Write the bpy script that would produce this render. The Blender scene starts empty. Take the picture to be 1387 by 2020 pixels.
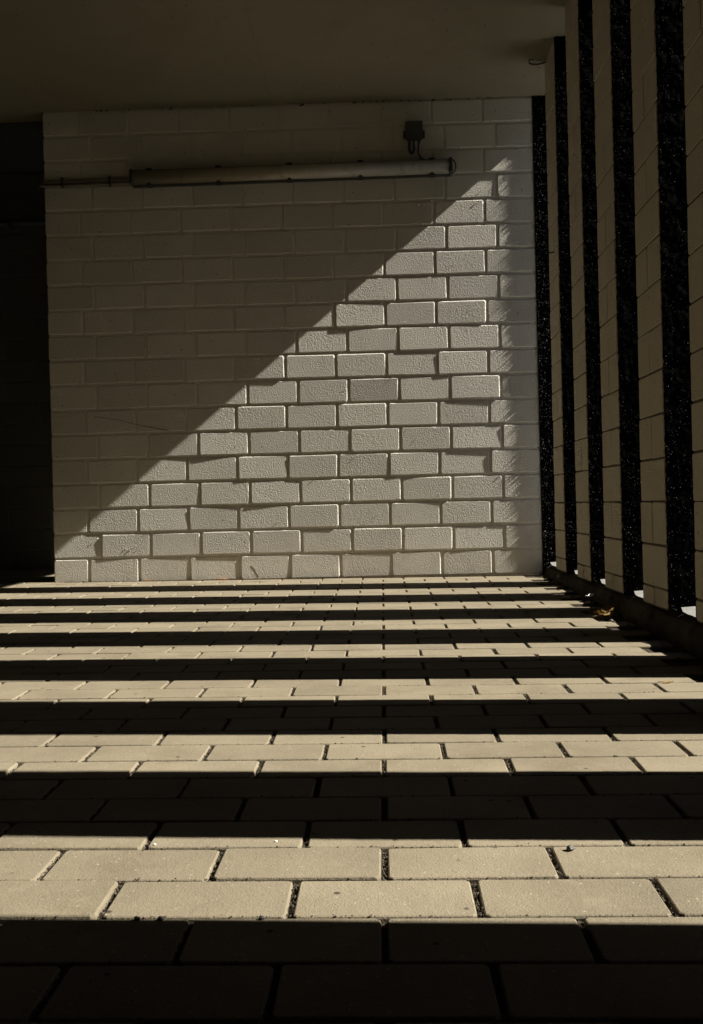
import bpy, bmesh, math, random
from mathutils import Vector, Matrix, noise

random.seed(11)
scene = bpy.context.scene
C = scene.collection

# ------------------------------------------------------------------ camera
cam_d = bpy.data.cameras.new('camera')
cam = bpy.data.objects.new('camera', cam_d)
C.objects.link(cam)
PITCH, YAW, ROLL = -0.0070311, 0.0316695, 0.0244568
R = (Matrix.Rotation(YAW, 3, 'Z') @ Matrix.Rotation(PITCH, 3, 'X') @ Matrix.Rotation(ROLL, 3, 'Y'))
right, fwd, up = R.col[0], R.col[1], R.col[2]
M = Matrix((( right.x, up.x, -fwd.x, -0.780357),
            ( right.y, up.y, -fwd.y, -4.887477),
            ( right.z, up.z, -fwd.z,  0.375365),
            (0, 0, 0, 1)))
cam.matrix_world = M
cam_d.sensor_fit = 'VERTICAL'
cam_d.sensor_height = 36.0
cam_d.lens = 1953.546 / 2020.0 * 36.0
cam_d.clip_start = 0.02
cam_d.clip_end = 2000
scene.camera = cam

# ------------------------------------------------------------------ light
EPS, TZ = 0.033, 0.832            # the sun runs along -X, a little +Y, down
sun_dir = Vector((-1.0, EPS, -TZ)).normalized()
world = bpy.data.worlds.new('World')
scene.world = world
world.use_nodes = True
wn = world.node_tree.nodes
wl = world.node_tree.links
wn.clear()
sky = wn.new('ShaderNodeTexSky')
sky.sky_type = 'NISHITA'
sky.sun_disc = False
sky.sun_elevation = math.atan2(TZ, math.hypot(1, EPS))
sky.air_density = 0.6
sky.dust_density = 0.4
sky.sun_rotation = math.radians(90) + EPS
bg = wn.new('ShaderNodeBackground')
bg.inputs['Strength'].default_value = 0.05
wo = wn.new('ShaderNodeOutputWorld')
wl.new(sky.outputs[0], bg.inputs[0])
wl.new(bg.outputs[0], wo.inputs[0])

sun_d = bpy.data.lights.new('sun', 'SUN')
sun_d.energy = 5.0
sun_d.angle = math.radians(0.5)
sun_d.color = (1.0, 0.95, 0.855)
sun = bpy.data.objects.new('sun', sun_d)
sun.rotation_euler = sun_dir.to_track_quat('-Z', 'Y').to_euler()
sun.location = (6, 0, 6)
C.objects.link(sun)

vs = scene.view_settings
vs.view_transform = 'Standard'
vs.look = 'None'
vs.gamma = 1.0
vs.use_curve_mapping = False
vs.exposure = 1.75
scene.render.engine = 'CYCLES'
scene.cycles.max_bounces = 10
scene.cycles.diffuse_bounces = 6
scene.cycles.glossy_bounces = 3
scene.cycles.use_denoising = True

# ------------------------------------------------------------------ materials
def mat(name, base, rough=0.8, spec=0.3, var=0.0, var_scale=3.0, obj_var=0.0,
        bumps=(), specks=None, mottle=None, metallic=0.0, transmission=0.0):
    """bumps: (scale, distance, detail[, stretch_z]); specks: (scale, threshold, colour); mottle: (scale, lo, hi, colour)"""
    m = bpy.data.materials.new(name)
    m.use_nodes = True
    nt = m.node_tree
    N, L = nt.nodes, nt.links
    b = N['Principled BSDF']
    b.inputs['Roughness'].default_value = rough
    b.inputs['Specular IOR Level'].default_value = spec
    b.inputs['Metallic'].default_value = metallic
    b.inputs['Transmission Weight'].default_value = transmission
    geo = N.new('ShaderNodeNewGeometry')
    pos = geo.outputs['Position']
    rgb = N.new('ShaderNodeRGB')
    rgb.outputs[0].default_value = (*base, 1)
    col = rgb.outputs[0]
    def mixc(fac, a, c, blend='MIX'):
        mx = N.new('ShaderNodeMix'); mx.data_type = 'RGBA'; mx.blend_type = blend
        if isinstance(fac, float): mx.inputs[0].default_value = fac
        else: L.new(fac, mx.inputs[0])
        L.new(a, mx.inputs[6])
        if isinstance(c, tuple): mx.inputs[7].default_value = (*c, 1)
        else: L.new(c, mx.inputs[7])
        return mx.outputs[2]
    def noise_n(scale, detail=3.0, rough_=0.55, stretch=None):
        n = N.new('ShaderNodeTexNoise')
        n.inputs['Scale'].default_value = scale
        n.inputs['Detail'].default_value = detail
        n.inputs['Roughness'].default_value = rough_
        src = pos
        if stretch:
            mp = N.new('ShaderNodeMapping'); mp.inputs['Scale'].default_value = stretch
            L.new(pos, mp.inputs[0]); src = mp.outputs[0]
        L.new(src, n.inputs['Vector'])
        return n.outputs['Fac']
    def ramp(fac, lo, hi, a=0.0, b_=1.0):
        r = N.new('ShaderNodeMapRange')
        r.inputs[1].default_value = lo; r.inputs[2].default_value = hi
        r.inputs[3].default_value = a; r.inputs[4].default_value = b_
        L.new(fac, r.inputs[0])
        return r.outputs[0]
    if var:
        f = ramp(noise_n(var_scale, 5, 0.6), 0.25, 0.75, 1 - var, 1 + var)
        hs = N.new('ShaderNodeHueSaturation'); L.new(col, hs.inputs['Color']); L.new(f, hs.inputs['Value'])
        col = hs.outputs[0]
    if obj_var:
        oi = N.new('ShaderNodeObjectInfo')
        f = ramp(oi.outputs['Random'], 0, 1, 1 - obj_var, 1 + obj_var)
        hs = N.new('ShaderNodeHueSaturation'); L.new(col, hs.inputs['Color']); L.new(f, hs.inputs['Value'])
        col = hs.outputs[0]
    if mottle:
        for s, lo, hi, c in mottle:
            col = mixc(ramp(noise_n(s, 6, 0.62), lo, hi), col, c)
    if specks:
        for s, th, c in specks:
            v = N.new('ShaderNodeTexVoronoi'); v.inputs['Scale'].default_value = s
            L.new(pos, v.inputs['Vector'])
            wn_ = N.new('ShaderNodeTexWhiteNoise'); L.new(v.outputs['Position'], wn_.inputs['Vector'])
            near = ramp(v.outputs['Distance'], 0.16, 0.34, 1.0, 0.0)
            pick = ramp(wn_.outputs['Value'], th, th + 0.001)
            mu = N.new('ShaderNodeMath'); mu.operation = 'MULTIPLY'
            L.new(near, mu.inputs[0]); L.new(pick, mu.inputs[1])
            col = mixc(mu.outputs[0], col, c)
    L.new(col, b.inputs['Base Color'])
    nrm = None
    for bp in bumps:
        h = noise_n(bp[0], bp[2], 0.6)
        if len(bp) > 3: h = ramp(h, bp[3], bp[4])
        bn = N.new('ShaderNodeBump')
        bn.inputs['Strength'].default_value = 1.0
        bn.inputs['Distance'].default_value = bp[1]
        L.new(h, bn.inputs['Height'])
        if nrm: L.new(nrm, bn.inputs['Normal'])
        nrm = bn.outputs[0]
    if nrm: L.new(nrm, b.inputs['Normal'])
    return m

PAINT = (0.66, 0.632, 0.555)
M_block = mat('white_painted_block', PAINT, 0.75, 0.25, var=0.06, var_scale=6, obj_var=0.08,
              bumps=((175, 0.0038, 2.5),),
              specks=((85, 0.988, (0.06, 0.05, 0.04)),))
M_smooth = mat('thickly_painted_block', PAINT, 0.6, 0.3, var=0.08, var_scale=9, obj_var=0.05,
              bumps=((170, 0.0022, 2.5),), mottle=((11, 0.56, 0.8, (0.52, 0.47, 0.36)),))
M_mortar = mat('painted_mortar', (0.64, 0.61, 0.53), 0.8, 0.2, var=0.08, var_scale=15, bumps=((120, 0.003, 2.0),))
M_pier = mat('cream_painted_block', (0.56, 0.505, 0.40), 0.8, 0.2, var=0.06, var_scale=8, obj_var=0.04,
             bumps=((140, 0.004, 3.0), (25, .003, 2.0)), specks=((70, 0.988, (0.08, 0.07, 0.05)),))
M_pier_mortar = mat('pier_mortar', (0.15, 0.13, 0.10), 0.9, 0.1, var=0.4, var_scale=30)
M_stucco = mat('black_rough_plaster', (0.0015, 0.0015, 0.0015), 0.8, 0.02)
M_grain = mat('black_plaster_grain', (0.075, 0.075, 0.075), 0.4, 0.2)
M_paver = mat('beige_concrete_paver', (0.143, 0.121, 0.083), 0.85, 0.15, var=0.16, var_scale=7, obj_var=0.10,
              bumps=((420, 0.0010, 3.0), (90, 0.0008, 3.0)),
              mottle=((5.0, 0.54, 0.8, (0.098, 0.079, 0.050)), (30, 0.58, 0.8, (0.165, 0.14, 0.098))),
              specks=((330, 0.86, (0.07, 0.06, 0.043)), (390, 0.86, (0.21, 0.185, 0.14)), (190, 0.96, (0.24, 0.21, 0.165)), (70, 0.985, (0.035, 0.03, 0.022))))
M_joint = mat('dark_joint_soil', (0.028, 0.023, 0.016), 0.95, 0.1, var=0.5, var_scale=180,
              bumps=((260, 0.004, 3.0),), mottle=((70, 0.5, 0.7, (0.05, 0.042, 0.03)),))
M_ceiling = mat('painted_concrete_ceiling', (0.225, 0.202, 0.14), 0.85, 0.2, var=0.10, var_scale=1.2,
                bumps=((40, 0.001, 3.0),), specks=((60, 0.985, (0.06, 0.05, 0.04)),),
                mottle=((3.0, 0.55, 0.8, (0.18, 0.156, 0.105)), (0.9, .5, .7, (.2, .172, .115))))
M_kerb = mat('stained_concrete_kerb', (0.06, 0.052, 0.04), 0.95, 0.08, var=0.3, var_scale=10,
             bumps=((60, 0.006, 4.0), (200, 0.003, 2.0)), mottle=((14, 0.5, 0.75, (0.025, 0.021, 0.015)),))
M_screen_leaf = mat('sky_screen_leaf', (0.04, 0.06, 0.025), 0.7, 0.2, var=0.3, var_scale=3)
M_screen_bark = mat('sky_screen_bark', (0.08, 0.06, 0.045), 0.9, 0.1)
M_sill = mat('pale_mortar', (0.17, 0.165, 0.155), 0.9, 0.15, var=0.1, var_scale=40, bumps=((250, 0.002, 2.0),))
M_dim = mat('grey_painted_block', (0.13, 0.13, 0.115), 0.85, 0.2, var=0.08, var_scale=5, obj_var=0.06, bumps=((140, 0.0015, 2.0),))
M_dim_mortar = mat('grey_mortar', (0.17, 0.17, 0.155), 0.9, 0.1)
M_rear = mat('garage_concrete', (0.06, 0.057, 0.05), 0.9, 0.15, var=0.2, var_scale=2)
M_ground = mat('yard_concrete', (0.55, 0.545, 0.53), 0.95, 0.1, var=0.25, var_scale=1.5, bumps=((60, 0.004, 3.0),))
M_housing = mat('grey_lamp_plastic', (0.055, 0.055, 0.05), 0.45, 0.4, var=0.1, var_scale=30)
M_diffuser = mat('dusty_lamp_cover', (0.78, 0.72, 0.58), 0.18, 0.5, transmission=0.5,
                 mottle=((30, 0.55, 0.8, (0.45, 0.39, 0.28)),))
M_tube = mat('white_lamp_tube', (0.8, 0.79, 0.74), 0.3, 0.5)
M_tray = mat('white_lamp_reflector', (0.42, 0.40, 0.34), 0.4, 0.4)
M_clip = mat('dark_lamp_clip', (0.03, 0.03, 0.028), 0.5, 0.4)
M_box = mat('grey_electrical_plastic', (0.085, 0.085, 0.085), 0.5, 0.4)
M_cable = mat('grey_cable_sheath', (0.06, 0.06, 0.058), 0.45, 0.4)
M_conduit = mat('painted_conduit', (0.17, 0.15, 0.11), 0.6, 0.3, var=0.2, var_scale=25)
M_leaf = mat('dry_leaf', (0.26, 0.165, 0.055), 0.7, 0.2, var=0.35, var_scale=120, bumps=((150, 0.002, 2.0),))
M_rust = mat('brown_litter', (0.06, 0.04, 0.02), 0.9, 0.1, var=0.5, var_scale=200)
M_orange = mat('orange_leaf_litter', (0.24, 0.10, 0.03), 0.8, 0.1, var=0.3, var_scale=150)
M_pebble = mat('dark_pebble', (0.09, 0.085, 0.08), 0.7, 0.3, var=0.3, var_scale=150)
M_white = mat('pale_pebble', (0.62, 0.61, 0.58), 0.6, 0.3, var=0.1, var_scale=150)
M_soot = mat('dark_cobweb_dirt', (0.035, 0.03, 0.022), 0.95, 0.05)
M_steel = mat('rusty_steel', (0.06, 0.05, 0.04), 0.5, 0.3, metallic=0.6)

# ------------------------------------------------------------------ helpers
def add(name, me, m=None, parent=None, loc=None):
    o = bpy.data.objects.new(name, me)
    C.objects.link(o)
    if m is not None and me is not None and not me.materials:
        me.materials.append(m)
    if parent: o.parent = parent
    if loc is not None: o.location = loc
    return o

def empty(name, loc=(0, 0, 0)):
    o = bpy.data.objects.new(name, None)
    o.empty_display_size = 0.1
    o.location = loc
    C.objects.link(o)
    return o

def tag(o, label=None, cat=None, group=None, kind=None):
    if label: o['label'] = label
    if cat: o['category'] = cat
    if group: o['group'] = group
    if kind: o['kind'] = kind
    return o

def bm_mesh(bm, name, smooth=False, normals=True):
    if normals: bmesh.ops.recalc_face_normals(bm, faces=bm.faces[:])
    me = bpy.data.meshes.new(name)
    bm.to_mesh(me)
    bm.free()
    if smooth:
        for p in me.polygons: p.use_smooth = True
    return me

def box_into(bm, x0, x1, y0, y1, z0, z1):
    v = [bm.verts.new(p) for p in ((x0, y0, z0), (x1, y0, z0), (x1, y1, z0), (x0, y1, z0),
                                   (x0, y0, z1), (x1, y0, z1), (x1, y1, z1), (x0, y1, z1))]
    for f in ((0, 3, 2, 1), (4, 5, 6, 7), (0, 1, 5, 4), (1, 2, 6, 5), (2, 3, 7, 6), (3, 0, 4, 7)):
        bm.faces.new([v[i] for i in f])
    return v

def box_mesh(name, *a, bevel=0.0, seg=2):
    bm = bmesh.new()
    box_into(bm, *a)
    if bevel:
        bmesh.ops.bevel(bm, geom=bm.edges[:], offset=bevel, segments=seg, affect='EDGES', profile=0.5)
    return bm_mesh(bm, name)

def tube_into(bm, pts, r, n=8, cap=True):
    pts = [Vector(p) for p in pts]
    rings = []
    ref = None
    for i, p in enumerate(pts):
        t = (pts[min(i + 1, len(pts) - 1)] - pts[max(i - 1, 0)]).normalized()
        if ref is None:
            ref = t.orthogonal().normalized()
        else:
            ref = (ref - t * ref.dot(t)).normalized()
        b = t.cross(ref)
        rr = r[i] if isinstance(r, (list, tuple)) else r
        rings.append([bm.verts.new(p + (ref * math.cos(2 * math.pi * k / n) + b * math.sin(2 * math.pi * k / n)) * rr) for k in range(n)])
    for a, c in zip(rings, rings[1:]):
        for k in range(n):
            bm.faces.new((a[k], a[(k + 1) % n], c[(k + 1) % n], c[k]))
    if cap:
        bm.faces.new(rings[0][::-1]); bm.faces.new(rings[-1])

def smooth_path(pts, n=6):
    """Catmull-Rom through the points"""
    P = [Vector(p) for p in pts]
    P = [P[0] * 2 - P[1]] + P + [P[-1] * 2 - P[-2]]
    out = []
    for i in range(1, len(P) - 2):
        for k in range(n):
            t = k / n
            a, b, c, d = P[i - 1], P[i], P[i + 1], P[i + 2]
            out.append(0.5 * ((2 * b) + (c - a) * t + (2 * a - 5 * b + 4 * c - d) * t * t + (3 * b - a - 3 * c + d) * t ** 3))
    out.append(P[-2])
    return out

def rock_mesh(name, s, seed, flat=0.6, sub=1):
    bm = bmesh.new()
    bmesh.ops.create_icosphere(bm, subdivisions=sub, radius=1)
    for v in bm.verts:
        k = 1 + 0.35 * noise.noise(v.co * 1.7 + Vector((seed * 3.1, seed, 0)))
        v.co = Vector((v.co.x * k * s, v.co.y * k * s * 0.8, v.co.z * k * s * flat))
    return bm_mesh(bm, name)

# a block with rounded front arris: local x = length, local z = height, front face at y=0 looking to -y
def block_mesh(name, w, h, depth=0.03, bev=0.005, rr=0.008, jitter=0.0008, seed=0):
    rnd = random.Random(seed * 77 + int(w * 1000))
    def ring(inset, y, r):
        hw, hh = w / 2 - inset, h / 2 - inset
        r = max(r, 0.001)
        pts = []
        for cx, cz, a0 in ((hw - r, hh - r, 0), (-hw + r, hh - r, 90), (-hw + r, -hh + r, 180), (hw - r, -hh + r, 270)):
            for a in (0, 90):
                t = math.radians(a0 + a)
                pts.append((cx + r * math.cos(t), y, cz + r * math.sin(t)))
        return pts
    bm = bmesh.new()
    jit = [(rnd.uniform(-jitter, jitter), rnd.uniform(-jitter, jitter)) for _ in range(8)]
    rings = []
    for inset, y, r in ((0, depth, rr), (0, bev, rr), (bev * 0.3, bev * 0.3, rr), (bev, 0, rr * 0.7)):
        rings.append([bm.verts.new((p[0] + j[0], p[1], p[2] + j[1])) for p, j in zip(ring(inset, y, r), jit)])
    for a, b in zip(rings, rings[1:]):
        for k in range(8):
            bm.faces.new((a[k], b[k], b[(k + 1) % 8], a[(k + 1) % 8]))
    bm.faces.new(rings[-1][::-1])
    me = bm_mesh(bm, name)
    return me

# ------------------------------------------------------------------ setting
# the outdoor yard, one sheet to the horizon
bm = bmesh.new()
g = 600
vv = [bm.verts.new(p) for p in ((-g, -g, -0.32), (g, -g, -0.32), (g, g, -0.32), (-g, g, -0.32))]
bm.faces.new(vv)
o = add('ground', bm_mesh(bm, 'ground'), M_ground)
tag(o, kind='structure')

# paving plane (slightly sloping) : z = FA + FSY*y + FSX*x
FA, FSY, FSX = 0.009834, 0.015642, -0.007108
def floor_z(x, y): return FA + FSY * y + FSX * x
paving = empty('paving', (0, 0, 0))
nz = Vector((-FSX, -FSY, 1)).normalized()
xa = Vector((1, 0, FSX)).normalized()
ya = nz.cross(xa)
PM = Matrix(((xa.x, ya.x, nz.x, 0), (xa.y, ya.y, nz.y, 0), (xa.z, ya.z, nz.z, FA), (0, 0, 0, 1)))
paving.matrix_world = PM
tag(paving, kind='structure')

# joint bed: fine where the camera is near, with uneven soil
JX0, JX1, JY0, JY1 = -6.4, 0.03, -7.2, 1.15
bm = bmesh.new()
vv = [bm.verts.new(p) for p in ((JX0, JY0, -0.0072), (JX1, JY0, -0.0072), (JX1, JY1, -0.0072), (JX0, JY1, -0.0072))]
bm.faces.new(vv)
o = add('joint_soil', bm_mesh(bm, 'joint_soil'), M_joint, paving)
tag(o, kind='stuff')

PW, PD = 0.19737, 0.098683
U0, ROW0 = -0.78796, -3.97866
def paver_mesh(seed, w=PW, d=PD):
    rnd = random.Random(seed)
    jx, jy = 0.0034, 0.0022          # half joints: wide across, tight along
    bm = bmesh.new()
    hw, hd = w / 2 - jx, d / 2 - jy
    c = 0.0022
    rings = []
    js = [(rnd.uniform(-.0006, .0006), rnd.uniform(-.0004, .0004)) for _ in range(8)]
    for ins, z, r in ((0.0, -0.03, .004), (0.0, -0.0032, .004), (c * .35, -0.0010, .004), (c, 0.0, .003)):
        pts = []
        a, b = hw - ins, hd - ins
        for cx, cy, a0 in ((a - r, b - r, 0), (-a + r, b - r, 90), (-a + r, -b + r, 180), (a - r, -b + r, 270)):
            for t in (0, 90):
                t = math.radians(a0 + t)
                pts.append((cx + r * math.cos(t), cy + r * math.sin(t), z))
        rings.append([bm.verts.new((p[0] + j[0], p[1] + j[1], p[2])) for p, j in zip(pts, js)])
    for a, b in zip(rings, rings[1:]):
        for k in range(8):
            bm.faces.new((a[k], a[(k + 1) % 8], b[(k + 1) % 8], b[k]))
    bm.faces.new(rings[-1])
    return bm_mesh(bm, 'paver')
pav_meshes = [paver_mesh(i) for i in range(6)]
for me in pav_meshes: me.materials.append(M_paver)
MI = M.inverted()
Kpx = 1953.5
def to_px(p):
    q = MI @ p
    if q.z >= -0.05: return None
    return (693.5 + Kpx * q.x / -q.z, 1010 - Kpx * q.y / -q.z, -q.z)
cand, far_rest = [], []
for r in range(-33, 53):
    yc = ROW0 + (r + 0.5) * PD
    off = 0.5 * (r % 2)
    sh = 0.0 if r % 2 == 0 else 0.5
    for k in range(-29, 6):
        xc = U0 + (k + 0.5 + sh) * PW
        if xc - PW / 2 < JX0 or xc + PW / 2 > 0.035 or yc < JY0 + .05 or yc > JY1: continue
        if yc > -0.02 and xc > -2.36: continue        # under the block wall
        if yc > 0.97: continue
        px = to_px(PM @ Vector((xc, yc, 0)))
        inside = False
        if px:
            half = PW * Kpx / px[2] / 2
            inside = (-half < px[0] < 1387 + half) and px[1] < 2020 + 120
        (cand if inside else far_rest).append((px[2] if inside else 99, xc, yc))
cand.sort()
near, rest = cand[:296], cand[296:] + far_rest
def paver_pose(rnd):
    return rnd.gauss(0, .0005), rnd.gauss(0, .0022), rnd.gauss(0, .0018), rnd.gauss(0, .0022), rnd.gauss(0, .0004), rnd.gauss(0, .0003)
prnd = random.Random(5)
for d_, x, y in near:
    dz, tx, ty, tr, dx, dy = paver_pose(prnd)
    o = add('paver', prnd.choice(pav_meshes), None, paving)
    o.location = (x + dx, y + dy, dz)
    o.rotation_euler = (tx * 1.4, ty, tr)
bm = bmesh.new()
for d_, x, y in rest:
    dz, tx, ty, tr, dx, dy = paver_pose(prnd)
    mx = Matrix.Translation((x + dx, y + dy, dz)) @ Matrix.Rotation(tr, 4, 'Z') @ Matrix.Rotation(tx * 1.4, 4, 'X')
    n0 = len(bm.verts)
    bm.from_mesh(pav_meshes[prnd.randrange(6)])
    bm.verts.ensure_lookup_table()
    for v in bm.verts[n0:]: v.co = mx @ v.co
o = add('far_pavers', bm_mesh(bm, 'far_pavers', normals=False), M_paver, paving)
tag(o, kind='stuff')

# grit lying in the wide joints
bm = bmesh.new()
grnd = random.Random(8)
protos = []
def grit(x, y, s, z=0.0):
    vs_ = []
    q = Matrix.Rotation(grnd.uniform(0, 6.28), 3, 'Z') @ Matrix.Rotation(grnd.uniform(0, 3), 3, 'X')
    for p in ((1, 0, -.5), (-.5, .87, -.5), (-.5, -.87, -.5), (0.1, 0, .9), (-.7, .1, .5)):
        vs_.append(bm.verts.new(Vector((x, y, z)) + (q @ Vector(p)) * s))
    for f in ((0, 2, 1), (0, 1, 3), (1, 4, 3), (1, 2, 4), (2, 3, 4), (2, 0, 3)):
        bm.faces.new([vs_[i] for i in f])
for d_, x, y in near:
    if d_ > 3.2: continue
    for _ in range(int(90 if d_ < 2.2 else 26)):
        grit(x + PW / 2 + grnd.uniform(-.003, .003), y + grnd.uniform(-.046, .046), grnd.uniform(.0006, .0019), grnd.uniform(-.0068, -.002))
    for _ in range(60 if d_ < 2.2 else 14):
        grit(x + grnd.uniform(-.095, .095), y + PD / 2 + grnd.gauss(0, .0024), grnd.uniform(.0005, .0017), grnd.uniform(-.004, .0003))
o = add('joint_grit', bm_mesh(bm, 'joint_grit'), mat('joint_grit_stone', (0.06, 0.05, 0.037), .9, .1, var=.8, var_scale=300), paving)
tag(o, kind='stuff')

# ceiling slab, its outer edge lies over the outside of the piers
ZC = 2.36
def fb(x, y, s, a): return a * noise.noise(Vector((x * s, y * s, 1.7)))
bm = bmesh.new()
box_into(bm, -6.4, 0.222, -7.2, 0.1, ZC, ZC + 0.3)
ceil_o = o = add('ceiling', bm_mesh(bm, 'ceiling'), M_ceiling)
tag(o, kind='structure')
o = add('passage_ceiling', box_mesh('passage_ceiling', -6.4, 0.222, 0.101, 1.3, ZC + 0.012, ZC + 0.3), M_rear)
tag(o, kind='structure')
# formwork ridges left in the concrete
for x in (-1.275, -3.1):
    bm = bmesh.new()
    prev = None
    for i in range(80):
        y = -7.1 + 7.08 * i / 79
        w = .003 + .0015 * noise.noise(Vector((y * 6, x, 0)))
        h_ = max(.0004, .0022 + .0016 * noise.noise(Vector((y * 9, x, 3))))
        row = [bm.verts.new((x + d + .004 * noise.noise(Vector((y * 2, x, 8))), y, z)) for d, z in ((-w, ZC + .001), (-w * .3, ZC - h_), (w * .3, ZC - h_), (w, ZC + .001))]
        if prev:
            for k in range(3): bm.faces.new((prev[k], prev[k + 1], row[k + 1], row[k]))
        prev = row
    add('formwork_ridge', bm_mesh(bm, 'formwork_ridge'), M_ceiling, ceil_o)

# kerb under the piers
bm = bmesh.new()
prof = [(0.004, -0.33), (0.004, 0.018), (0.018, 0.044), (0.046, 0.0585), (0.366, 0.060), (0.38, 0.045), (0.38, -0.33)]
ny = 300
rows = []
for i in range(ny + 1):
    y = -7.2 + 8.5 * i / ny
    row = []
    for j, (x, z) in enumerate(prof):
        k = 1.0 if j in (1, 2, 3) else 0.25
        n = noise.noise(Vector((x * 9, y * 14, z * 9))) + .5 * noise.noise(Vector((x * 30, y * 45, z * 30)))
        row.append(bm.verts.new((x + k * 0.006 * n, y, z - k * 0.004 * abs(n))))
    rows.append(row)
for a, b in zip(rows, rows[1:]):
    for j in range(len(prof) - 1):
        bm.faces.new((a[j], a[j + 1], b[j + 1], b[j]))
kerb_o = o = add('kerb', bm_mesh(bm, 'kerb'), M_kerb)
tag(o, kind='structure')

# unseen leafy screen added to hide the low sky from the slots
sky_screen = empty('sky_screen', (0, 0, -.32))
tag(sky_screen, 'tall unseen leafy screen added across the yard to block low sky', 'sky_screen')
hr = random.Random(2)
HX, HH, HY0, HY1 = 15.0, 10.6, -26, 20
bm = bmesh.new()
for _ in range(26000):
    face = hr.random()
    if face < .6: x, z = HX + abs(hr.gauss(0, .12)), hr.uniform(0, HH)
    elif face < .8: x, z = HX + hr.uniform(0, 1.2), HH - abs(hr.gauss(0, .12))
    else: x, z = HX + hr.uniform(0, 1.2), hr.uniform(0, HH)
    c = Vector((x, hr.uniform(HY0, HY1), z))
    a = Vector((hr.gauss(0, 1), hr.gauss(0, 1), hr.gauss(0, 1))).normalized()
    b = a.orthogonal().normalized()
    l = hr.uniform(.2, .38)
    vs_ = [bm.verts.new(c + q) for q in (a * l, b * l * .5, -a * l, -b * l * .5)]
    bm.faces.new(vs_)
o = add('screen_foliage', bm_mesh(bm, 'screen_foliage', normals=False), M_screen_leaf, sky_screen)
tag(o, kind='stuff')
bm = bmesh.new()
for k in range(28):
    y = HY0 + (HY1 - HY0) * (k + .5) / 28
    tube_into(bm, [(HX + .6, y, 0), (HX + .58, y + .05, 1.5), (HX + .63, y, 8.5)], [.14, .11, .03], 6)
o = add('screen_stems', bm_mesh(bm, 'screen_stems'), M_screen_bark, sky_screen)
tag(o, kind='stuff')

# closing walls of the garage behind and left of the camera
def plain_wall(name, label, *a):
    o = add(name, box_mesh(name, *a), M_rear)
    return tag(o, label, 'wall')
plain_wall('rear_wall', 'plain dark concrete wall closing the garage behind the viewer', -6.4, 0.2, -7.3, -7.2, -0.3, ZC)
plain_wall('side_wall', 'plain dark concrete wall on the far left side of the garage', -6.5, -6.4, -7.3, 1.3, -0.3, ZC)
o = add('end_wall', box_mesh('end_wall', 0.0, 0.3, -7.19, -3.925, 0.0605, ZC - 0.001), M_pier)
tag(o, 'plain closed wall where the row of piers ends beside the viewer', 'wall')

# ------------------------------------------------------------------ back wall of white painted blocks
WL = -2.42
Z0, CH = 0.0174, 0.12325
WROT = 0.0105
wall = empty('block_wall', (-1.2, 0, 0))
wall.rotation_euler = (0, 0, WROT)
tag(wall, 'big white painted block wall at the back with a slanting patch of sunlight', 'wall')
def wl_(x, y, z): return (x + 1.2, y, z)
bm = bmesh.new()
box_into(bm, WL + .004 + 1.2, 0.0 + 1.2, 0.0030, 0.24, 0.0, ZC - 0.001)
add('mortar', bm_mesh(bm, 'mortar'), M_mortar, wall)
brnd = random.Random(21)
mesh_cache = {}
def get_block(w, h, m, var, **k):
    key = (round(w, 3), round(h, 3), m.name, var)
    if key not in mesh_cache:
        me = block_mesh('block', w, h, seed=var, **k)
        me.materials.append(m)
        mesh_cache[key] = me
    return mesh_cache[key]
JW = 0.009
for k in range(19):
    z0 = Z0 + k * CH
    z1 = z0 + CH
    if k == 0: z0 = 0.012
    off = 0.005 if k % 2 == 0 else 0.065
    xs = [WL - JW / 2] + [off - 0.25 * n for n in range(9, 0, -1) if off - 0.25 * n > WL + .06] + [0.0]
    for a, b in zip(xs, xs[1:]):
        w, h = b - a - JW, z1 - z0 - JW
        if b == 0.0: w += JW / 2
        cx = (a + JW / 2 + a + JW / 2 + w) / 2
        o = add('block', get_block(w, h, M_smooth if k == 0 or (k < 3 and brnd.random() < .35) else M_block, brnd.randrange(5), bev=0.0054, rr=0.006, jitter=0.0011), None, wall)
        tilt = 0.0060
        px_ = brnd.gauss(0, .0004)
        o.location = wl_(cx, min(max(px_, -.0018), .0018), (z0 + z1) / 2 - (0.0 if k else -0.002))
        o.rotation_euler = (brnd.gauss(-.0060, .0050), brnd.gauss(0, .0022), brnd.gauss(.001, .0036))

# blobs and runs of old paint, they throw long shadows in the raking sun
bm = bmesh.new()
def nub(x, z, s, y=-0.001, st=1.0):
    me = rock_mesh('n', s * .62, brnd.random() * 50)
    n0 = len(bm.verts)
    bm.from_mesh(me); bpy.data.meshes.remove(me)
    bm.verts.ensure_lookup_table()
    for v in bm.verts[n0:]: v.co = Vector(wl_(x + v.co.x, y + v.co.z, z + v.co.y * st))
for x, z, s in ((-2.2, .24, .003), (-2.03, .19, .004), (-2.01, .2, .003), (-2.06, .185, .003), (-2.04, .178, .004), (-1.99, .19, .003), (-1.93, .285, .003),
                (-.40, 1.55, .004), (-.44, 1.10, .003), (-.25, .95, .003), (-.6, .70, .003), (-.9, .62, .003), (-.33, 1.32, .003), (-1.1, .52, .003), (-.5, .42, .0035),
                (-1.3, .3, .003), (-.72, 1.0, .003), (-.95, .95, .003), (-.65, 1.27, .004), (-.2, .5, .003), (-.8, .33, .003)):
    nub(x, z, s, st=brnd.uniform(.8, 2.0))
for _ in range(16):
    nub(brnd.uniform(-2.35, -.1), brnd.uniform(.05, 1.9), brnd.uniform(.001, .0022), st=brnd.uniform(.8, 2))
o = add('paint_lumps', bm_mesh(bm, 'paint_lumps'), M_block, wall)
tag(o, kind='stuff')

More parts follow.
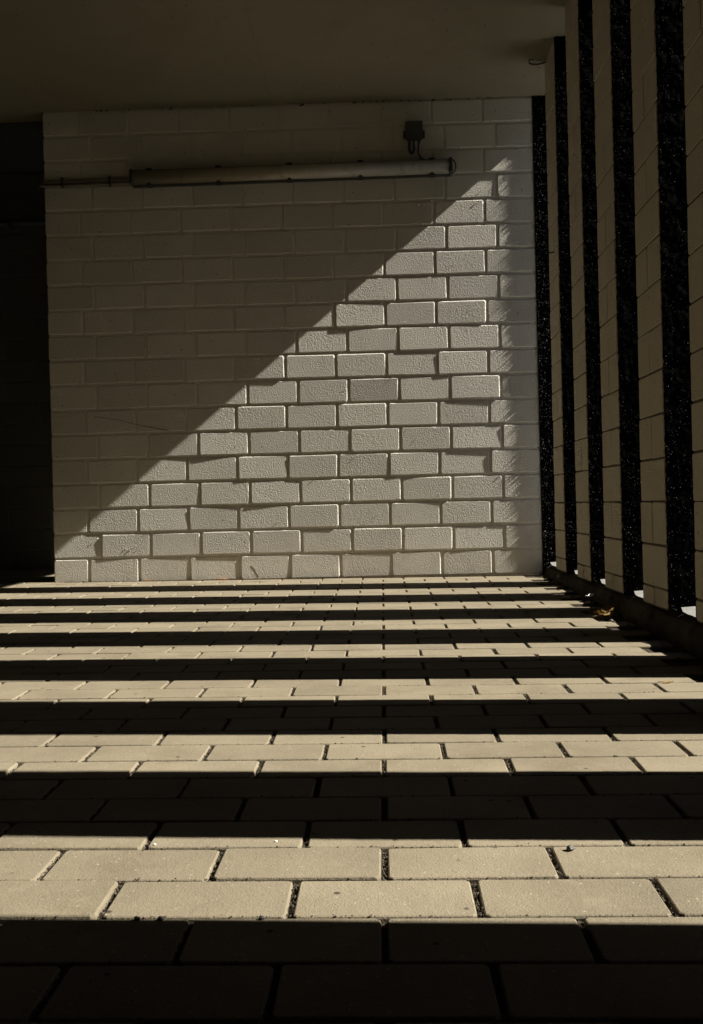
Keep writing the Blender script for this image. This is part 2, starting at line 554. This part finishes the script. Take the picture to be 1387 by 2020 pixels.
# a scratch and a crack
bm = bmesh.new()
tube_into(bm, [wl_(*p) for p in ((-2.2, -.0004, .846), (-2.08, -.0004, .825), (-1.97, -.0004, .795), (-1.835, -.0004, .766))], .0011, 5)
add('scratch', bm_mesh(bm, 'scratch'), M_rust, wall)
bm = bmesh.new()
cr = [(-1.437, .088, .0016), (-1.430, .078, .0030), (-1.424, .070, .0022), (-1.415, .052, .0015), (-1.408, .040, .0028), (-1.402, .030, .0012)]
tube_into(bm, [wl_(x, r - .0009, z) for x, z, r in cr], [r for x, z, r in cr], 6)
add('crack', bm_mesh(bm, 'crack'), M_soot, wall)

# ------------------------------------------------------------------ black rough plaster
def stucco_grid(name, w, h, step, amp, seed, thick, mix=(.45, .06, .5), ragged=0.004):
    """rough plaster coat: u along x 0..w, v along z 0..h, surface bulging to -y, skirts back to y=thick"""
    bm = bmesh.new()
    nu, nv = max(2, int(w / step)), int(h / step)
    G = []
    for j in range(nv + 1):
        row = []
        for i in range(nu + 1):
            x, z = w * i / nu, h * j / nv
            p = Vector((x, z, seed * 7.3))
            n = noise.noise(p * 75) * mix[0] + noise.noise(p * 200) * mix[1] + noise.noise(p * 28) * mix[2]
            n = max(n, -.35)
            xx = x
            if i == 0: xx = x + ragged * (noise.noise(Vector((seed, z * 60, 3))) + .5 * noise.noise(Vector((seed, z * 190, 9))))
            edge = 1.0
            row.append(bm.verts.new((xx, -amp * n - thick * 0.0 + (1 - edge) * amp * .8, z)))
        G.append(row)
    for j in range(nv):
        for i in range(nu):
            bm.faces.new((G[j][i], G[j][i + 1], G[j + 1][i + 1], G[j + 1][i]))
    # skirts
    border = [G[0][i] for i in range(nu + 1)] + [G[j][nu] for j in range(1, nv + 1)] + [G[nv][i] for i in range(nu - 1, -1, -1)] + [G[j][0] for j in range(nv - 1, 0, -1)]
    back = [bm.verts.new((v.co.x, thick, v.co.z)) for v in border]
    n = len(border)
    for i in range(n):
        bm.faces.new((border[i], back[i], back[(i + 1) % n], border[(i + 1) % n]))
    me = bm_mesh(bm, name)
    me.materials.append(M_stucco)
    return me

def grains(name, w, h, n, seed, s0=.0004, s1=.0019, p=1.8):
    g = random.Random(seed)
    verts, faces = [], []
    for _ in range(n):
        x, z = w * g.random() ** 1.3, h * g.random()
        if noise.noise(Vector((x * 14, z * 14, seed))) < -.25 and g.random() < .7: continue
        s = s0 + (s1 - s0) * g.random() ** p
        a = g.uniform(0, 6.28)
        b = len(verts)
        el = g.uniform(.8, 1.7)
        for k in range(4):
            t = a + k * 1.5708 + g.uniform(-.4, .4)
            r = s * g.uniform(.6, 1.1)
            verts.append((x + r * math.cos(t), .001, z + r * math.sin(t) * el))
        verts.append((x + g.uniform(-.4, .4) * s, -s * g.uniform(.7, 1.5), z + g.uniform(-.4, .4) * s))
        for k in range(4): faces.append((b + k, b + (k + 1) % 4, b + 4))
    me = bpy.data.meshes.new(name)
    me.from_pydata(verts, [], faces)
    me.materials.append(M_grain)
    bm = bmesh.new(); bm.from_mesh(me); bmesh.ops.recalc_face_normals(bm, faces=bm.faces[:]); bm.to_mesh(me); bm.free()
    return me

SX = 0.30
# end of the back wall inside the first slot
HS = ZC - 0.001 - 0.05
coat = add('plaster_coat', stucco_grid('plaster_coat', 0.335, HS, 0.0055, 0.0026, 1, 0.03, (.8, .3, .3)), None, wall)
coat.location = wl_(0.002, -0.0055, 0.05)
tag(coat, 'black rough plaster coat')
tp = random.Random(17)
bm = bmesh.new()
for _ in range(750):
    x, z, r, hgt = .32 * tp.random() ** 1.2, tp.uniform(.02, HS - .02), tp.uniform(.0018, .0046), tp.uniform(.0025, .0075)
    ring = [bm.verts.new((x + r * math.cos(t * 1.2566) * tp.uniform(.7, 1.1), .002, z + r * math.sin(t * 1.2566) * tp.uniform(.7, 1.1))) for t in range(5)]
    top = bm.verts.new((x + tp.uniform(-.3, .3) * r, -hgt, z + tp.uniform(-.3, .3) * r))
    for t in range(5): bm.faces.new((ring[t], ring[(t + 1) % 5], top))
pk = add('plaster_peaks', bm_mesh(bm, 'plaster_peaks'), M_stucco, wall, wl_(0.002, -0.0055, 0.05))
tag(pk, kind='stuff')
gg = add('plaster_grit', grains('plaster_grit', .32, HS, 15000, 3, .0006, .0034, 2.6), None, wall)
gg.location = wl_(0.003, -0.0059, 0.05)
tag(gg, kind='stuff')
o = add('mortar', box_mesh('mortar_end', 0.0005 + 1.2, 0.335 + 1.2, 0.012, 0.24, 0.05, ZC - 0.001), M_pier_mortar, wall)

# ------------------------------------------------------------------ piers
far_e = [-.362, -.862, -1.357, -1.868, -2.372, -2.888, -3.405]
near_e = [-.597, -1.108, -1.612, -2.125, -2.635, -3.148, -3.672]
ords = ['white block pier with black sides, nearest the back wall',
        'white block pier with black sides, second from the back wall',
        'white block pier with black sides, third from the back wall',
        'white block pier with black sides, fourth from the back wall, widest fully seen',
        'white block pier with black sides, fifth from the back wall, cut by the right edge',
        'white block pier with black sides, sixth from the back wall, just outside the right edge',
        'white block pier with black sides, last of the row, beside the viewer']
HP = ZC - 0.001 - 0.0605
coat_near = [stucco_grid('plaster_coat', SX, HP, 0.0062, 0.0026, 2 + i, 0.012) for i in range(2)]
coat_far = stucco_grid('plaster_coat', SX, HP, 0.014, 0.0024, 9, 0.012)
grit_m = [grains('plaster_grit', .22, HP, 5500, 5 + i) for i in range(2)]
ZP, PB = -0.006, 0.0605
for i, (yf, yn) in enumerate(zip(far_e, near_e)):
    yc = (yf + yn) / 2
    W = yf - yn                      # along y
    p = empty('block_pier', (0, yc, PB))
    tag(p, ords[i], 'pier', 'row of white and black block piers on the right')
    # core
    add('mortar', box_mesh('mortar', 0.004, SX - .002, -W / 2 + .002, W / 2 - .002, 0.0, HP), M_pier_mortar, p)
    nvis = 19 if i < 5 else 0
    prn = random.Random(100 + i)
    if nvis:
        for k in range(19):
            z0, z1 = ZP + k * CH, ZP + (k + 1) * CH
            z0 = max(z0, PB + .001)
            z1 = min(z1, ZC - .003) if k < 18 else ZC - .003
            h = z1 - z0 - .0055
            if h < .015: continue
            cuts = [-W / 2, W / 2] if k % 2 else [-W / 2, prn.uniform(-.008, .008), W / 2]
            for a, b in zip(cuts, cuts[1:]):
                w = round(b - a - .003, 2) + (0.0 if len(cuts) == 2 else 0.0)
                w = min(w, b - a - .002)
                me = get_block(w, h, M_pier, prn.randrange(3), depth=.02, bev=.0016, rr=.004, jitter=.0017)
                o = add('block', me, None, p)
                o.location = (prn.gauss(0, .0006), (a + b) / 2, (z0 + z1) / 2 - PB)
                o.rotation_euler = (0, 0, -math.pi / 2 + prn.gauss(0, .003))
    else:
        add('painted_face', box_mesh('painted_face', 0.0, .003, -W / 2, W / 2, 0.001, HP - .001), M_pier, p)
    c = add('plaster_coat', coat_near[i % 2], None, p)
    c.location = (0.003, -W / 2 - .010, 0)
    tag(c, 'black rough plaster side')
    c = add('plaster_grit', grit_m[i % 2], None, p)
    c.location = (0.004, -W / 2 - .0105, 0)
    tag(c, kind='stuff')
    c = add('plaster_coat', coat_far, None, p)
    c.rotation_euler = (0, 0, math.pi)
    c.location = (SX + .003, W / 2 + .010, 0)
    tag(c, 'black rough plaster side')

# pale mortar sills in the slots
edges = [0.0] + near_e
for yn, yf in zip(edges, far_e + [-3.920]):
    a, b = yf + .012, yn - .012
    bm = bmesh.new()
    nx_, ny_ = 10, 12
    G = []
    for i in range(nx_ + 1):
        row = []
        for j in range(ny_ + 1):
            x, y = .034 + (.366 - .034) * i / nx_, a + (b - a) * j / ny_
            e = .004 * noise.noise(Vector((x * 40, y * 60, 2))) if i == 0 else 0
            cove = .012 * max(0, (j - ny_ + 2) / 2) ** 2          # mortar run up against the far jamb
            row.append(bm.verts.new((x + e, y, .0615 + .0012 * noise.noise(Vector((x * 50, y * 50, 4))) + cove - (.002 if i == 0 else 0))))
        G.append(row)
    for i in range(nx_):
        for j in range(ny_): bm.faces.new((G[i][j], G[i + 1][j], G[i + 1][j + 1], G[i][j + 1]))
    add('sill', bm_mesh(bm, 'sill'), M_sill, kerb_o)

# nail in the first pier
bm = bmesh.new()
tube_into(bm, [(0.01, 0, 0), (-0.034, 0, .001)], .0028, 6)
tube_into(bm, [(-0.034, 0, .001), (-0.037, 0, .001)], .0055, 8)
o = add('nail', bm_mesh(bm, 'nail'), M_steel, None, (0, -.500, 1.463))
tag(o, 'rusty nail sticking out of the white face of the farthest pier', 'nail')

# ------------------------------------------------------------------ recess wall, left of and behind the block wall
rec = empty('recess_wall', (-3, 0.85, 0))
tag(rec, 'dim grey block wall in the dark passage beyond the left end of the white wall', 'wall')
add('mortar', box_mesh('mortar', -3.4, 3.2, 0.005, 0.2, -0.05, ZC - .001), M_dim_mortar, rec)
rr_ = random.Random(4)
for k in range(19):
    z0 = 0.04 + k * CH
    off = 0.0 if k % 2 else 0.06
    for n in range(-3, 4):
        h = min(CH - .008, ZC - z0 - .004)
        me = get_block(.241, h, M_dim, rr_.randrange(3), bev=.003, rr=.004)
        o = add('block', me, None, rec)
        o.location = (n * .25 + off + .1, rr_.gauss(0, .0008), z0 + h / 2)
o = tag(empty('wall_conduit', (-3, .83, 2.06)), 'dark horizontal conduit on the dim recess wall', 'conduit')
bm = bmesh.new(); tube_into(bm, [(-1.2, -.01, 0), (.5, -.01, 0)], .017, 10)
add('pipe', bm_mesh(bm, 'pipe', True), M_cable, o)
for x in (-.5, .1, .4): add('clip', box_mesh('clip', x - .012, x + .012, -.03, .019, -.02, .02, bevel=.003), M_clip, o)

# ------------------------------------------------------------------ strip lamp
LX0, LX1 = -1.978, -0.402
LC = (LX0 + LX1) / 2
LL = LX1 - LX0
lamp = empty('strip_lamp', (LC, 0, 2.0075))
lamp.rotation_euler = (0, -0.0055, WROT)
tag(lamp, 'long unlit fluorescent strip lamp with dusty cover high on the white wall', 'lamp')
hx = LL / 2
# back housing
add('housing', box_mesh('housing', -hx + .004, hx - .004, -.034, .0, -.036, .036, bevel=.005), M_housing, lamp)
# reflector tray and tube behind the cover
add('reflector', box_mesh('reflector', -hx + .03, hx - .03, -.0385, -.0345, -.030, .030), M_tray, lamp)
bm = bmesh.new(); tube_into(bm, [(-hx + .045, -.056, -.004), (hx - .045, -.056, -.004)], .013, 14)
add('tube', bm_mesh(bm, 'tube', True), M_tube, lamp)
# curved translucent cover (hollow shell)
bm = bmesh.new()
def cover_ring(x, s, inner):
    pts = []
    n = 12
    for i in range(n + 1):
        a = math.pi * i / n
        yy = -.036 - (math.sin(a) ** .6) * .046 * s
        zz = math.cos(a) * .0355 * s
        pts.append((x, yy, zz))
    return [bm.verts.new(p) for p in pts]
o1, o2 = cover_ring(-hx + .016, 1, 0), cover_ring(hx - .016, 1, 0)
i1, i2 = cover_ring(-hx + .018, .94, 1), cover_ring(hx - .018, .94, 1)
for i in range(12):
    bm.faces.new((o1[i], o1[i + 1], o2[i + 1], o2[i]))
    bm.faces.new((i1[i + 1], i1[i], i2[i], i2[i + 1]))
    bm.faces.new((o1[i + 1], o1[i], i1[i], i1[i + 1]))
    bm.faces.new((o2[i], o2[i + 1], i2[i + 1], i2[i]))
for q in (0, 12):
    bm.faces.new((o1[q], o2[q], i2[q], i1[q]))
add('cover', bm_mesh(bm, 'cover', True), M_diffuser, lamp)
for s in (-1, 1):
    x0, x1 = sorted((s * hx, s * (hx - .02)))
    add('end_cap', box_mesh('end_cap', x0, x1, -.084, -.001, -.0385, .0385, bevel=.011, seg=3), M_housing, lamp)
for s in (-1, 1):
    add('rim', box_mesh('rim', -hx + .012, hx - .012, -.046, -.030, s * .0375 - .0022, s * .0375 + .0022, bevel=.001, seg=1), M_clip, lamp)
    for cx in (-1.885, -1.545, -1.197, -.850, -.502):
        bm = bmesh.new()
        x = cx - LC
        box_into(bm, x - .014, x + .014, -.062, -.020, s * .0395 - .0025, s * .0395 + .0025)
        box_into(bm, x - .007, x + .007, -.066, -.0625, s * .032 - .006, s * .032 + .008)
        tube_into(bm, [(x - .011, -.045, s * .043), (x + .011, -.045, s * .043)], .004, 6)
        add('clip', bm_mesh(bm, 'clip'), M_clip, lamp)
for x in (-1.005, -.993):
    add('vent_slot', box_mesh('vent_slot', x - LC - .002, x - LC + .002, -.0745, -.068, .012, .022), M_clip, lamp)
# loop of cable at the right end cap
bm = bmesh.new()
tube_into(bm, smooth_path([(hx - .008, -.05, .034), (hx + .008, -.045, .030), (hx + .017, -.038, .010), (hx + .013, -.03, -.016), (hx - .002, -.028, -.030)], 5), .0035, 8)
add('cable_loop', bm_mesh(bm, 'cable_loop', True), M_cable, lamp)

# junction box
jb = empty('junction_box', (-.583, .0065, 2.199))
tag(jb, 'small square grey junction box above the right end of the strip lamp', 'junction box')
add('case', box_mesh('case', -.040, .040, -.030, -.001, -.041, .041, bevel=.007, seg=3), M_box, jb)
add('lid', box_mesh('lid', -.043, .043, -.040, -.0305, -.044, .044, bevel=.006, seg=3), M_box, jb)
for s in (-1, 1):
    add('side_lug', box_mesh('side_lug', s * .046 - .006, s * .046 + .006, -.026, -.002, -.032, .002, bevel=.003), M_clip, jb)
for x in (-.024, -.003, .022):
    bm = bmesh.new(); tube_into(bm, [(x, -.022, -.040), (x, -.022, -.050), (x, -.022, -.052), (x, -.022, -.062)], [.0085, .0085, .0065, .006], 8)
    add('cable_gland', bm_mesh(bm, 'cable_gland'), M_box, jb)
bm = bmesh.new()
tube_into(bm, smooth_path([(-.024, -.022, -.060), (-.024, -.022, -.095), (-.0135, -.022, -.107), (-.003, -.022, -.095), (-.003, -.022, -.060)], 6), .0068, 8)
add('cable', bm_mesh(bm, 'cable', True), M_cable, jb)
bm = bmesh.new()
tube_into(bm, smooth_path([(.022, -.022, -.060), (.018, -.022, -.095), (.022, -.022, -.118), (.036, -.022, -.138), (.06, -.022, -.146)], 6), .0042, 8)
add('cable', bm_mesh(bm, 'cable', True), M_cable, jb)

# cable duct from the lamp to the left end of the wall
du = empty('cable_duct', (-2.2, -.0105, 2.003))
du.rotation_euler = (0, -0.0055, WROT)
tag(du, 'painted cable duct running from the strip lamp to the left end of the wall', 'cable duct')
add('channel', box_mesh('channel', -.222, .224, -.018, -.0005, -.003, .014, bevel=.002, seg=1), M_conduit, du)
bm = bmesh.new(); tube_into(bm, smooth_path([(.224, -.012, -.0115), (-.1, -.012, -.0125), (-.222, -.012, -.012), (-.236, -.010, -.010), (-.247, .004, -.004), (-.249, .03, -.004)], 5), .0075, 8)
add('pipe', bm_mesh(bm, 'pipe', True), M_conduit, du)
for x in (-.125, .112):
    add('clip', box_mesh('clip', x - .006, x + .006, -.025, -.0005, -.023, .024, bevel=.002, seg=1), M_clip, du)
bm = bmesh.new()
bmesh.ops.create_uvsphere(bm, u_segments=10, v_segments=8, radius=.011, matrix=Matrix.Translation((-.248, -.004, 0)))
add('end_fitting', bm_mesh(bm, 'end_fitting', True), M_clip, du)
bm = bmesh.new()
tube_into(bm, smooth_path([(-.244, -.008, -.004), (-.232, -.012, -.018), (-.224, -.006, -.033)], 4), .005, 6)
add('bracket', bm_mesh(bm, 'bracket', True), M_clip, du)

# ------------------------------------------------------------------ broken plaster at the ceiling corner, hook, dirt
bm = bmesh.new()
dr = random.Random(3)
for _ in range(26):
    x, y = dr.uniform(-.055, .004), dr.uniform(-.58, -.30)
    s = dr.uniform(.006, .018)
    me = rock_mesh('n', s, dr.random() * 60)
    n0 = len(bm.verts); bm.from_mesh(me); bpy.data.meshes.remove(me)
    bm.verts.ensure_lookup_table()
    for v in bm.verts[n0:]: v.co = Vector((x + v.co.x, y + v.co.y * 1.8, ZC + .002 + v.co.z * .8))
o = add('broken_plaster', bm_mesh(bm, 'broken_plaster'), M_ceiling)
tag(o, 'lumpy broken plaster where the ceiling meets the farthest pier', kind='stuff')
bm = bmesh.new()
tube_into(bm, smooth_path([(0.004, 0, -.012), (-.030, .004, -.020), (-.062, .010, -.016), (-.074, .012, -.006), (-.066, .010, .004), (-.052, .008, .002)], 5), .0032, 6)
o = add('wire_hook', bm_mesh(bm, 'wire_hook', True), M_steel, None, (0.0, -.40, ZC - .004))
tag(o, 'bent rusty wire hook at the broken ceiling corner above the piers', 'hook')

bm = bmesh.new()
def fleck(x, y, z, s, ax):
    me = rock_mesh('n', s, dr.random() * 70)
    n0 = len(bm.verts); bm.from_mesh(me); bpy.data.meshes.remove(me)
    bm.verts.ensure_lookup_table()
    a = dr.uniform(.6, 2.0); b = dr.uniform(.5, 1.2)
    for v in bm.verts[n0:]:
        c = v.co
        if ax == 'y': v.co = Vector((x + c.x * a, y + c.z * .5, z + c.y * b))
        else: v.co = Vector((x + c.x * a, y + c.y * b, z + c.z * .5))
for _ in range(120):
    x = dr.uniform(WL, -.02)
    cl = noise.noise(Vector((x * 5, 2, 1)))
    if cl < -.05 and dr.random() < .7: continue
    fleck(x, -.002 + (x + 1.2) * WROT, ZC - abs(dr.gauss(0, .005)), dr.uniform(.0018, .0055), 'y')
for _ in range(70):
    x = dr.uniform(WL, -.05)
    fleck(x, -.001 + (x + 1.2) * WROT, dr.uniform(1.75, 2.33), dr.uniform(.0012, .0032), 'y')
for _ in range(40):
    x = dr.uniform(WL, -.05)
    fleck(x, -.001 + (x + 1.2) * WROT, dr.uniform(.1, 1.75), dr.uniform(.0008, .0022), 'y')
for _ in range(60):
    fleck(dr.uniform(WL, .0), -abs(dr.gauss(0, .25)) - .01, ZC, dr.uniform(.0015, .0035), 'z')
o = add('cobweb_dirt', bm_mesh(bm, 'cobweb_dirt'), M_soot)
tag(o, 'dark flecks of cobweb and insect dirt along the ceiling line', kind='stuff')

# ------------------------------------------------------------------ litter on the floor
def leaf_mesh(name, L_, W_, curl, seed, bend=.6):
    bm = bmesh.new()
    nu, nv = 9, 6
    G = []
    for i in range(nu + 1):
        t = i / nu
        hw = W_ * math.sin(math.pi * min(1, t * .93 + .05)) ** .7 * (1 - .35 * t)
        row = []
        for j in range(nv + 1):
            s = j / nv * 2 - 1
            a = s * curl * (0.6 + t)
            x = (t - .5) * L_
            y = hw * math.sin(a) / max(curl, .01) * 1.3
            z = hw * (1 - math.cos(a)) / max(curl, .01) * 1.5 + bend * L_ * .25 * (t - .4) ** 2 + .0012 * noise.noise(Vector((t * 9, s * 4, seed)))
            row.append(bm.verts.new((x, y, z)))
        G.append(row)
    for i in range(nu):
        for j in range(nv):
            bm.faces.new((G[i][j], G[i + 1][j], G[i + 1][j + 1], G[i][j + 1]))
    tube_into(bm, [(-.5 * L_ + .004, 0, .002), (-.5 * L_ - .3 * L_, .003, .004)], .0009, 5)
    r = bmesh.ops.solidify(bm, geom=bm.faces[:], thickness=.0006)
    return bm_mesh(bm, name)
lf = empty('dry_leaf', (-.055, -1.612, floor_z(-.055, -1.612) + .010))
tag(lf, 'curled brown and gold dry leaf on the pavers near the kerb', 'leaf')
o = add('blade', leaf_mesh('blade', .07, .020, 1.3, 1), M_leaf, lf); o.rotation_euler = (.2, -.25, .35); o.location = (.004, 0, .006)
o = add('lobe', leaf_mesh('lobe', .05, .014, 1.6, 2), M_leaf, lf); o.rotation_euler = (-.35, .1, -.5); o.location = (-.022, -.006, .003)
o = add('lobe', leaf_mesh('lobe', .045, .010, 1.0, 5), M_leaf, lf); o.rotation_euler = (.6, -.1, .2); o.location = (.006, -.018, .004)
def floor_thing(name, label, cat, me, m, x, y, dz=0.0, rz=0.0, group=None):
    o = add(name, me, m, None, (x, y, floor_z(x, y) + dz))
    o.rotation_euler = (0, 0, rz)
    return tag(o, label, cat, group)
floor_thing('leaf_scrap', 'thin pale leaf scrap lying flat on a sunlit paver at the right', 'leaf', leaf_mesh('leaf_scrap', .03, .005, .5, 3, .3), M_leaf, -.165, -2.70, .001, .4)
floor_thing('pebble', 'dark pointed pebble alone on a sunlit paver, right foreground', 'pebble', rock_mesh('pebble', .0052, 4, .7, 2), M_pebble, -.566, -3.699, .003)
floor_thing('pebble', 'small dark pebble in the sun just below the dry leaf', 'pebble', rock_mesh('pebble', .007, 9, .6, 2), M_pebble, -.06, -1.705, .003)
floor_thing('pebble', 'white pebble on the dark floor close to the kerb by the first slot', 'pebble', rock_mesh('pebble', .0085, 13, .9, 2), M_white, .0, -.42, .03)
floor_thing('litter_scrap', 'pale curled scrap of litter at the kerb near the third light stripe', 'litter', leaf_mesh('litter_scrap', .045, .010, 1.2, 7), M_white, -.008, -1.16, .022, .8)
for x, lab in ((-1.041, 'leftmost of three dark stones on the joint below the near bright stripe'), (-1.017, 'middle of three dark stones on the joint below the near bright stripe'),
               (-.914, 'rightmost of three dark stones on the joint below the near bright stripe')):
    floor_thing('stone_chip', lab, 'stone', rock_mesh('stone_chip', .0033, x * 40, .8, 2), M_pebble, x, -3.886, .0015, 0, 'dark stones on the near joint')
for x, y, lab in ((-1.073, -3.672, 'white chip in the joint at the left of the near bright stripe'), (-.923, -3.664, 'white chip on the long joint left of the centre vertical joint')):
    floor_thing('white_chip', lab, 'stone', rock_mesh('white_chip', .0018, x * 31, .7, 2), M_white, x, y, .001, 0, 'white chips on the near joint')
# brown dirt along the foot of the wall
bm = bmesh.new()
def crumb(x, y, s, zz=.0):
    me = rock_mesh('n', s, dr.random() * 90)
    n0 = len(bm.verts); bm.from_mesh(me); bpy.data.meshes.remove(me)
    bm.verts.ensure_lookup_table()
    a = dr.uniform(.8, 2.2)
    for v in bm.verts[n0:]: v.co = Vector((x + v.co.x * a, y + v.co.y, floor_z(x, y) + zz + v.co.z * .7))
for _ in range(1000):
    x = dr.uniform(WL, .0)
    if noise.noise(Vector((x * 3.2, 0, 5))) < -.1 and dr.random() < .75: continue
    crumb(x, -abs(dr.gauss(0, .006)) - .002 + (x + 1.2) * WROT, dr.uniform(.0012, .0045), .001)
for _ in range(110):
    crumb(dr.uniform(-2.4, .0), dr.uniform(-2.6, -.05), dr.uniform(.0008, .0022), .001)
for _ in range(140):
    crumb(dr.uniform(-.06, .02), dr.uniform(-2.7, -.1), dr.uniform(.0015, .006), .002)
o = add('floor_dirt', bm_mesh(bm, 'floor_dirt'), M_rust)
tag(o, 'brown crumbs of dirt along the foot of the wall and kerb', kind='stuff')
bm = bmesh.new()
for cx, n in ((-1.965, 9), (-1.575, 12), (-1.6, 5)):
    for _ in range(n): crumb(dr.gauss(cx, .014), -abs(dr.gauss(0, .006)) - .004, dr.uniform(.002, .005), .003)
o = add('leaf_crumbs', bm_mesh(bm, 'leaf_crumbs'), M_orange)
tag(o, 'orange crumbled leaf bits against the foot of the white wall', kind='stuff')
